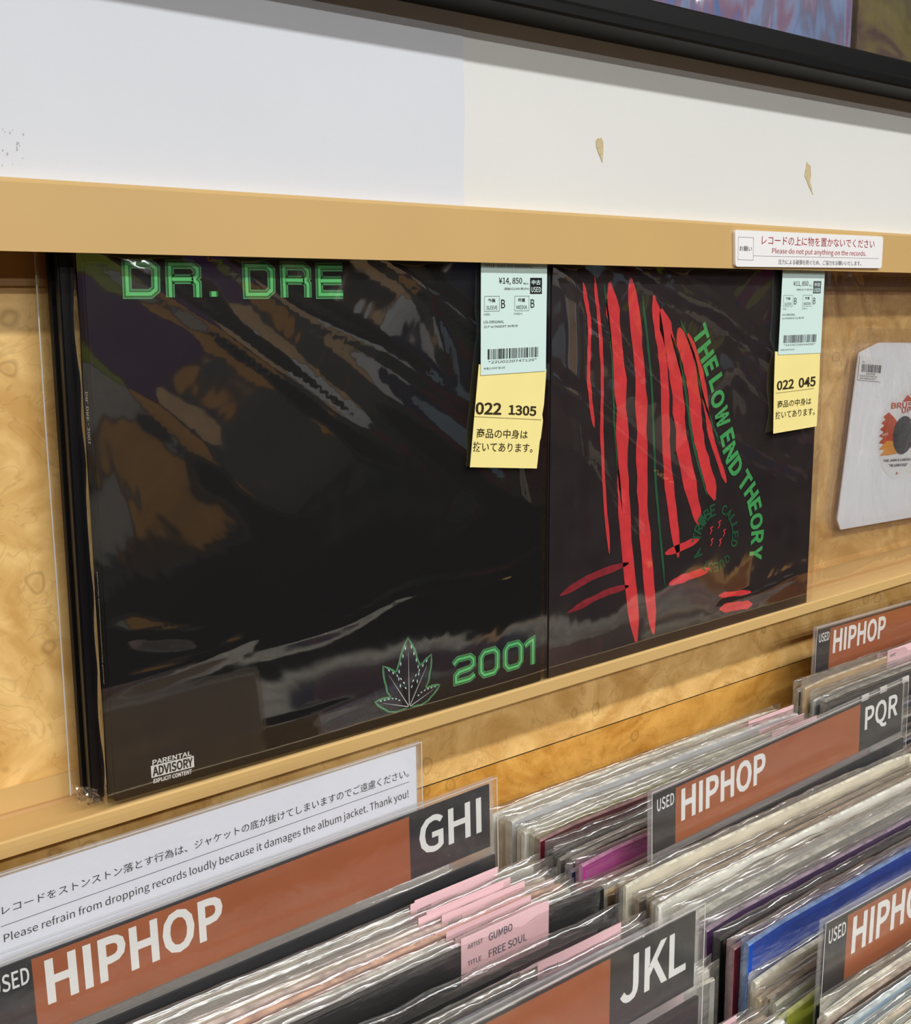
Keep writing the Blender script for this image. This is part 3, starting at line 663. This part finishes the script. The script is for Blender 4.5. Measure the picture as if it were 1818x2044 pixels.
# ------------------------------------------------------------------ divider signs
def sign(x0, y, ztop, tilt, tab, label, word='HIPHOP', W=.2845, H=.0385, tabs=False):
    th = math.radians(tilt)
    r = root('divider_sign', label, 'sign', (x0, y, ztop), 'genre divider signs', rot=(0, -th, 0))
    L = r.location
    g = lambda u, v: Vector((x0+u, ztop-v))          # children are rotated with the root
    def quad(u0, v0, u1, v1, Y): return Q([g(u0, v0), g(u1, v0), g(u1, v1), g(u0, v1)], Y, metric=True)
    F = .0016
    fill('black_panel', [g(0, 0), g(.0205, 0), g(.0205, H), g(0, H)], y, M['signb'], r, t=.0006)
    fill('brown_panel', [g(.0205, .0014), g(.2265, .0014), g(.2265, H), g(.0205, H)], y, M['sign'], r, t=.0006)
    fill('black_panel', [g(.0205, 0), g(.2265, 0), g(.2265, .0014), g(.0205, .0014)], y, M['signb'], r, t=.0006)
    fill('black_panel', [g(.2265, 0), g(W, 0), g(W, H), g(.2265, H)], y, M['signb'], r, t=.0006)
    text('white_lettering', word, quad(.0258, .0038, .1125, .0258, y), M['white'], r, .012)
    if tab: text('white_lettering', tab, quad(.2330, .0055, .2780, .0275, y), M['white'], r, .008)
    text('white_lettering', 'USED', quad(.0030, .0036, .0190, .0118, y), M['white'], r, .006)
    # clear rigid pocket running down into the bin
    box('clear_pocket', x0-.004, x0+W+.004, y-.0022, y-.0016, ztop-.30, ztop+.0035, M['cardf'], r)
    box('clear_pocket', x0-.004, x0+W+.004, y+.0010, y+.0016, ztop-.30, ztop+.0035, M['card'], r)
    j = J(); Y = y-.0023
    j.ribbon([g(-.004, -.0035), g(W+.004, -.0035)], .0006, Y); j.ribbon([g(-.004, -.0035), g(-.004, .1)], .0006, Y); j.ribbon([g(W+.004, -.0035), g(W+.004, .1)], .0006, Y)
    j.done('pocket_edge', M['cedge'], r)
    box('divider_board', x0-.003, x0+W+.003, y-.0008, y+.0008, ztop-.32, ztop-H-.006, M['signb'], r)
    if tabs:
        for u in (.2275, .252, .283): box('clear_tab', x0+u, x0+u+.009, y-.0004, y+.0004, ztop, ztop+.0045, M['cedge'], r)
    return r
SG = [(-.1003, -.092, -.0165, 1.3, 'GHI', 'brown and black sign reading HIPHOP and GHI behind the pink-tagged records', False),
      (.2832, -.130, -.0325, 1.9, 'PQR', 'brown and black sign reading HIPHOP and PQR in the middle bin', True),
      (-.1110, -.250, -.0195, .2, 'JKL', 'brown and black sign reading JKL at the lower middle front', False),
      (.2680, -.260, -.0560, -1.2, '', 'brown and black HIPHOP sign cut off at the lower right corner', False),
      (.6400, -.008, -.0215, -.9, '', 'brown and black HIPHOP sign in the farthest bin under the white single', False)]
for i, (x, y, z, ti, tb, lb, tabs) in enumerate(SG):
    s_ = sign(x, y, z, ti, tb, lb, tabs=tabs)
# white notice card behind the first sign
YN = -.0860
nq = Q([(-30, 1762), (838, 1487), (840, 1604), (-30, 1917)], YN)
nc = root('notice_card', 'long white card asking not to drop records, behind the GHI sign', 'sign', (nq(.5, 1).x, YN, nq(.5, 1).y))
fill('card', [nq(-.35, 0), nq(.988, 0), nq(.988, 2.2), nq(-.35, 2.2)], YN, M['paper'], nc, t=.0005)
fill('clear_cover', [nq(-.35, -.06), nq(1.0, -.06), nq(1.0, 2.2), nq(-.35, 2.2)], YN-.0012, M['cardf'], nc, t=.0003)
fill('clear_cover', [nq(-.35, -.06), nq(1.0, -.06), nq(1.0, 2.2), nq(-.35, 2.2)], YN+.0008, M['card'], nc, t=.0004)
j = J(); j.ribbon([nq(-.35, -.06), nq(1, -.06), nq(1, 1.2)], .0006, YN-.0014); j.ribbon([nq(-.35, .83+.12), nq(1, .83+.12)], .0003, YN-.0014); j.done('cover_edge', M['cedge'], nc)
on, kn = (0, 1400), 2.597
K = lambda c, o_=on: Q(c, YN, o_, kn)
# right end of both lines is taken from the second crop: x offset 600
cv = lambda x, y: ((600+x/2.597)*2.597, y)
text('japanese_lettering', 'レコードをストンストン落とす行為は、ジャケットの底が抜けてしまいますのでご遠慮ください。', K([(8, 1062), cv(558, 345), cv(560, 390), (10, 1108)]), M['ink'], nc, 0)
text('english_lettering', 'Please refrain from dropping records loudly because it damages the album jacket. Thank you!', K([(18, 1205), cv(556, 455), cv(560, 508), (22, 1262)]), M['ink'], nc, 0)
j = J(); j.ribbon([at(2, 1400+1168/2.597, YN), at(600+562/2.597, 1400+416/2.597, YN)], .0003, YN-.00015); j.done('ruled_line', M['inkg'], nc)

# ------------------------------------------------------------------ record bins
ZB = -.392
bn = root('record_bin', 'long burl wood record bin with three compartments below the ledge', 'bin', (.4, -.2, -.9))
box('bottom_board', -.15, 1.30, -.44, .030, ZB-.018, ZB-.001, M['burl2'], bn)
box('front_board', -.15, 1.30, -.458, -.44, -.9, -.13, M['burl2'], bn, bev=.002)
for x in (-.127, .2300, .5785, .926, 1.28): box('partition', x-.0015, x+.0015, -.439, .030, ZB, -.16, M['burl2'], bn)
box('kick_board', -.14, 1.30, -.42, -.40, -1.2, -.9, M['wallfar'], bn)

# ------------------------------------------------------------------ records in bins
JC = {'cream': (234, 226, 204), 'white': (240, 238, 230), 'grey': (150, 148, 142), 'darkgrey': (74, 72, 70), 'black': (22, 20, 22), 'navy': (30, 34, 66), 'olive': (122, 134, 40), 'maroon': (92, 22, 34), 'magenta': (176, 50, 140),
      'purple': (70, 40, 84), 'kraft': (178, 132, 62), 'blue': (14, 78, 188), 'orange': (196, 106, 66), 'brown': (96, 66, 46), 'green': (44, 62, 44), 'tan': (190, 160, 120), 'red': (150, 24, 34), 'lime': (196, 206, 60), 'pale blue': (150, 176, 196), 'silver': (196, 198, 202), 'pinkish': (214, 184, 182), 'teal': (60, 110, 116)}
JM = {}
def jmat(c):
    if c not in JM:
        rgb = JC[c]; ed = tuple(v*.5+w_*.5 for v, w_ in zip(rgb, (240, 232, 214))) if c not in ('black',) else (60, 56, 54)
        JM[c] = (plain('jacket_'+c.replace(' ', '_'), rgb, .45, .4, var=.10, scale=25), plain('jacket_edge_'+c.replace(' ', '_'), ed, .7, .3, var=.22, scale=160))
    return JM[c]
JME = {}
def jacket_mesh(c, t):
    k = (c, round(t, 4))
    if k in JME: return JME[k]
    bm = bmesh.new(); x0, x1 = 0, .3145; h = .3145
    vs = {}
    nx = 10
    V = []; F = []; MI = []
    bz = .0010
    # profile around: bottom, front, bevelled top, back
    prof = [(-t/2, 0), (-t/2, h-bz), (-t/2+min(bz, t*.3), h), (t/2-min(bz, t*.3), h), (t/2, h-bz), (t/2, 0)]
    for i in range(nx+1):
        x = x0+(x1-x0)*i/nx; cr = .0022 if i in (0, nx) else 0
        for (y, z) in prof: V.append((x, y, z-(cr if z > h-.01 else 0)))
    n = len(prof)
    for i in range(nx):
        for k2 in range(n):
            a = i*n+k2; b_ = i*n+(k2+1) % n; F.append((a, b_, b_+n, a+n)); MI.append(1 if k2 in (1, 2, 3) else 0)
    F.append(tuple(range(n))[::-1]); MI.append(1); F.append(tuple(range(nx*n, nx*n+n))); MI.append(1)
    me = bpy.data.meshes.new('jacket'); me.from_pydata(V, [], F); a, b_ = jmat(c); me.materials.append(a); me.materials.append(b_); me.polygons.foreach_set('material_index', MI)
    bm.from_mesh(me); bmesh.ops.recalc_face_normals(bm, faces=bm.faces); bm.to_mesh(me); bm.free()
    JME[k] = me; return me
def bag_mesh(seed, t, lift):
    rn = random.Random(seed); S = seed*13.7; nx = 64; rows = []
    h = .3145
    V = []; F = []
    # s runs up the front, over the crumpled top, down the back
    zs = [0, .10, .20, .25, .275, .29, .30, .307, .312, .3155]
    prof = [(-1, z) for z in zs]+[('t', i) for i in range(1, 6)]+[(1, z) for z in zs[::-1]]
    for i in range(nx+1):
        u = i/nx; x = -.0045+.3235*u
        ed = min(1, u*28, (1-u)*28)          # the two sheets meet at the seams
        top = h+lift*(.75+.18*noise.noise(Vector((u*5, S, 0)))+.16*noise.noise(Vector((u*18, S, 3))))+.0004*noise.noise(Vector((u*60, S, 8)))
        for a, b_ in prof:
            if a == 't':
                f = b_/6; y = -1+2*f; z = top-.0022*abs(y)**2; yy = y*(t/2+.0010)*ed*.95
                yy += .00045*noise.noise(Vector((u*30, S, 5+f)))
            else:
                z = b_ if b_ < .3155 else h+(top-h)*.45
                amp = max(0, (b_-.2)/.11)
                yy = a*(t/2+.0005)*ed+a*.0004*amp*(.5+noise.noise(Vector((u*22, b_*60, S)))) + a*.0004*noise.noise(Vector((u*8, b_*20, S+4)))
                if a < 0: yy = min(yy, -(t/2+.0003)*ed)
                else: yy = max(yy, (t/2+.0003)*ed)
                if b_ >= .3155: yy *= .85
                z += .0006*noise.noise(Vector((u*30, b_*50, S)))*(b_ > .2)*(b_ < .3)
            V.append((x, yy, z))
    n = len(prof)
    for i in range(nx):
        for k in range(n-1): a = i*n+k; F.append((a, a+n, a+n+1, a+1))
    me = bpy.data.meshes.new('poly_bag'); me.from_pydata(V, [], F); me.materials.append(M['rbag']); me.polygons.foreach_set('use_smooth', [True]*len(me.polygons)); return me
TH = {.0024: [], .0034: [], .0050: []}
for t in TH:
    for s in range(7): TH[t].append(bag_mesh(int(t*10000)*10+s, t, (.0035, .005, .007, .0045, .009, .006, .004)[s]))
def label_mesh(mat, lines):
    w_, h_ = .060, .030; V = [(0, 0, -h_), (w_, 0, -h_), (w_, 0, 0), (0, 0, 0), (0, .0002, -h_), (w_, .0002, -h_), (w_, .0002, 0), (0, .0002, 0)]
    me = bpy.data.meshes.new('price_tag'); me.from_pydata(V, [], [(0, 1, 2, 3), (7, 6, 5, 4), (0, 4, 5, 1), (1, 5, 6, 2), (2, 6, 7, 3), (3, 7, 4, 0)]); me.materials.append(mat)
    VV = []; FF = []
    for s, x0, x1, z1, z0 in lines:
        gv, gf = glyphs(s, .004); n = len(VV); VV += [(x0+(x1-x0)*u, -.0002, z1+(z0-z1)*v) for u, v in gv]; FF += [tuple(i+n for i in f) for f in gf]
    mt = bpy.data.meshes.new('tag_lettering'); mt.from_pydata(VV, [], FF); mt.materials.append(M['inkg'])
    return me, mt
LG = label_mesh(M['pink'], [('ARTIST', .004, .014, -.0045, -.0070), ('GUMBO', .018, .034, -.0035, -.0078), ('TITLE', .004, .013, -.0135, -.0160), ('FREE SOUL', .018, .044, -.0125, -.0168)])
LP = label_mesh(M['pink'], [('ARTIST', .004, .014, -.0045, -.0070), ('TITLE', .004, .013, -.0135, -.0160)])
LC = label_mesh(M['cyan'], [('ARTIST', .004, .014, -.0045, -.0070), ('TITLE', .004, .013, -.0135, -.0160)])
def record(x, y, z, lean, c, t, bagi, lab, label, group, yaw=0, lx=None):
    r = bpy.data.objects.new('record', None); r.empty_display_size = .02; COL.objects.link(r)
    r.location = (x, y, z+Z0-.3145); r.rotation_euler = (lean, 0, yaw); r['label'] = label; r['category'] = 'record'
    if group: r['group'] = group
    o = bpy.data.objects.new('jacket', jacket_mesh(c, t)); link(o, r)
    o = bpy.data.objects.new('poly_bag', TH[t][bagi]); link(o, r)
    if lab:
        me, mt = lab; o = bpy.data.objects.new('price_tag', me); link(o, r); o.location = (lx if lx is not None else .236, -t/2-.0004, .3145+.0055)
        o2 = bpy.data.objects.new('tag_lettering', mt); link(o2, o)
    return r
rn = random.Random(21)
# how each compartment reads from the wall to the front: (count, colours, tag chance)
lights = ['white', 'cream', 'cream', 'white', 'silver', 'grey', 'white', 'tan']
mixed = ['grey', 'white', 'darkgrey', 'pinkish', 'cream', 'silver', 'black', 'brown', 'grey', 'navy', 'tan', 'white']
darks = ['black', 'darkgrey', 'black', 'navy', 'maroon', 'purple', 'darkgrey', 'brown']
SPEC = {'olive': 'olive green', 'magenta': 'bright magenta', 'blue': 'bright blue', 'lime': 'lime green', 'orange': 'orange', 'kraft': 'kraft brown', 'red': 'deep red'}
def seqB():
    s = []
    s += [(c, 'pink' if i % 2 else None, 'behind the PQR sign') for i, c in enumerate(['white', 'cream', 'white', 'cream', 'silver', 'cream', 'white', 'white'])]
    s += [('olive', None, '', .003), ('maroon', None, 'behind the PQR sign')]+[(c, 'pink' if i % 2 else None, 'behind the PQR sign') for i, c in enumerate(['black', 'black', 'darkgrey', 'black', 'darkgrey', 'navy'])]
    s += [('magenta', None, '', .006), ('red', None, '', -.007), ('white', None, 'behind the PQR sign', -.004), ('kraft', None, '', -.006), ('black', None, 'behind the PQR sign', -.012)]
    s += ['SIGN']
    s += [(c, None, 'in front of the PQR sign') for c in ['navy', 'cream', 'brown', 'black', 'tan']]+[('kraft', None, '')]
    s += [(c, 'pink' if i % 4 == 1 else None, 'in front of the PQR sign') for i, c in enumerate(['white', 'cream', 'silver', 'white', 'grey', 'white', 'black', 'purple', 'black', 'brown', 'maroon'])]
    s += [('blue', None, '', .005)]+[(c, None, 'in front of the PQR sign', d) for c, d in [('cream', -.014), ('tan', -.020), ('brown', -.018), ('grey', -.022)]]+[('lime', None, '', -.026)]
    s += ['SIGN']+[(c, None, 'in front of the cut-off lower right sign') for c in (['cream', 'brown', 'pale blue', 'white', 'tan', 'teal', 'cream', 'white', 'pale blue', 'cream', 'grey', 'white', 'tan', 'cream', 'white', 'grey', 'cream', 'white', 'brown', 'cream', 'white', 'tan'])]
    return s
def lab_of(k): return {'pink': LP, 'cyan': LC, None: None}[k]
def run(x0, y0, y1, items, z0, z1, binname, lift=None, tagx=.236, jitter=.004):
    n = len(items); 
    for i, it in enumerate(items):
        c, lb, wh = it[:3]; dz = it[3] if len(it) > 3 else None
        y = y0+(y1-y0)*(i+.5)/n; t = rn.choice([.0024, .0034, .0034]);
        if abs(y1-y0)/n > .0068 and rn.random() < .5: t = .0050
        z = z0+(z1-z0)*i/max(1, n-1)+(rn.uniform(-.005, .005) if dz is None else dz); xx = x0+rn.uniform(-jitter, jitter)
        bw = {'B': 'middle bin', 'A': 'left bin', 'C': 'farthest bin'}[binname]
        cw = {'darkgrey': 'dark grey', 'pinkish': 'pale pink', 'silver': 'silvery'}.get(c, SPEC.get(c, c))
        if c in SPEC and not wh:
            label = cw+' record jacket in clear bag in the '+bw
            if c == 'kraft': label += (', behind PQR sign' if y > -.13 else ', before PQR sign')
            grp = 'records filed in the '+bw
        else:
            wh = wh.replace('the cut-off lower right sign', 'cut-off sign'); k = (n-i) if 'behind' in wh else i+1
            label = '%s%s record, %s %s, %s' % (cw, ' tagged' if lb else '', str(k)+{1: 'st', 2: 'nd', 3: 'rd'}.get(k if k < 20 else k % 10, 'th'), wh, bw)
            grp = 'records filed in the '+bw
        record(xx, y, z, math.radians(rn.uniform(-.5, .5)), c, t, rn.randrange(7), lab_of(lb), label, grp, math.radians(rn.uniform(-.25, .25)), lx=tagx+rn.uniform(-.008, .008))
sb = seqB(); i1 = sb.index('SIGN'); i2 = len(sb)-1-sb[::-1].index('SIGN')
run(.2475, -.022, -.1245, sb[:i1], -.0680, -.0840, 'B', tagx=.250)
run(.2475, -.1355, -.2520, sb[i1+1:i2], -.0745, -.0780, 'B', tagx=.250)
run(.2475, -.2670, -.3900, sb[i2+1:], -.0950, -.1000, 'B')
# left bin
A1 = [(c, None, 'behind the notice card') for c in ['white', 'cream', 'grey', 'white', 'tan', 'white', 'grey', 'cream', 'white', 'grey']]
run(-.1070, -.020, -.0800, A1, -.095, -.095, 'A')
A2 = ['white', 'grey', 'pinkish', 'cream', 'white', 'orange']
# up to the gumbo tag
seq = [('grey', 'pink'), ('white', 'pink'), ('darkgrey', 'pink'), ('cream', 'pink'), ('pinkish', 'pink'), ('white', 'pink'), ('orange', None)]
DZ = {'orange': .003}
run(-.1070, -.0985, -.1330, [(c, l, '' if c == 'orange' else 'in front of the GHI sign', DZ.get(c, -.002)) for c, l in seq], -.058, -.064, 'A', tagx=.228)
seq = [('white', 'pink'), ('silver', 'pink'), ('grey', 'pink'), ('navy', 'pink')]
run(-.1070, -.1330, -.1560, [(c, l, 'after the orange jacket') for c, l in seq], -.064, -.068, 'A', tagx=.224)
record(-.1070, -.1590, -.0520, 0, 'black', .0034, 1, LG, 'black record with a large pink tag reading GUMBO FREE SOUL', None, 0, lx=.212)
seq = [('black', None), ('green', 'pink'), ('darkgrey', 'pink'), ('navy', None), ('grey', 'pink'), ('black', 'cyan'), ('darkgrey', 'pink'), ('silver', 'cyan'), ('grey', None), ('white', 'cyan'), ('grey', 'pink')]
run(-.1070, -.1665, -.2420, [(c, l, 'after the record tagged GUMBO') for c, l in seq], -.0670, -.0700, 'A', tagx=.235)
seq = [(rn.choice(lights+mixed), 'pink' if i % 3 == 0 else None, 'in front of the JKL sign') for i in range(22)]
run(-.1070, -.2590, -.3900, seq, -.078, -.085, 'A')
# far right bin
seq = [('grey', 'pink'), ('tan', 'pink'), ('silver', None), ('darkgrey', None), ('black', None)]
run(.5895, -.0200, -.0560, [(c, l, 'from the wall under the farthest sign') for c, l in seq], -.0560, -.0660, 'C', tagx=.12)
seq = [(rn.choice(darks), None, 'of the dark ones') for i in range(12)]
run(.5895, -.060, -.1250, seq, -.090, -.10, 'C')
seq = [(rn.choice(mixed+lights), 'pink' if i % 3 == 0 else None, 'in the front stretch') for i in range(30)]
run(.5895, -.1300, -.3500, seq, -.085, -.09, 'C')

# ------------------------------------------------------------------ ceiling lights (out of view, light the shop and reflect in the film)
for i, (x, y, l) in enumerate(lamps):
    r = root('ceiling_light', 'white strip ceiling light, %s of the %s row from the record wall' % (('left', 'middle', 'right')[LAMPX.index(x)], ('nearest', 'second', 'third')[[a for a, e in LAMPS].index(y)]), 'light', (x, y, CEIL-.07), 'strip ceiling lights row %d' % (1+[a for a, e in LAMPS].index(y)))
    extrude_profile('housing', [(y-.07, CEIL-.001), (y-.05, CEIL-.05), (y+.05, CEIL-.05), (y+.07, CEIL-.001)], x-.70, x+.70, M['steel'], r)
    l.parent = r; l.location = (0, 0, -.005)
# unseen rack of sleeves added behind the camera to be reflected in the covers
rk = root('reflection_rack', 'unseen rack of sleeves behind the viewer, added for reflections in the film', 'rack', (1.6, -2.3, -1.2))
box('rack_body', -.6, 5.6, -2.8, -2.2, -1.2, -.35, M['black_rail'], rk, bev=.01)
box('rack_back', -.6, 5.6, -2.55, -2.5, -.35, .38, M['wallfar'], rk)
cols = ['teal', 'brown', 'olive', 'grey', 'purple', 'brown', 'teal', 'brown', 'grey', 'green', 'darkgrey', 'brown']
for i, c in enumerate(['teal', 'brown', 'grey', 'olive', 'kraft', 'purple', 'darkgrey', 'tan', 'green', 'silver', 'maroon', 'navy', 'brown', 'pale blue', 'cream', 'olive', 'white', 'lime', 'grey', 'magenta', 'pinkish', 'blue']):  # added sleeves, coloured for the patches they reflect in the cover film
    if i in (12, 15, 18): continue
    o = bpy.data.objects.new('record', jacket_mesh(c, .0050)); COL.objects.link(o); o.location = (.2+(i//2)*.42, -2.49, Z0-.345+(i % 2)*.36); o.scale = (1.25, 1, 1.1)
    tag(o, '%s sleeve added on the unseen rack behind the viewer for reflections' % {'darkgrey': 'dark grey'}.get(c, c), 'record', 'sleeves added behind the viewer for reflections')
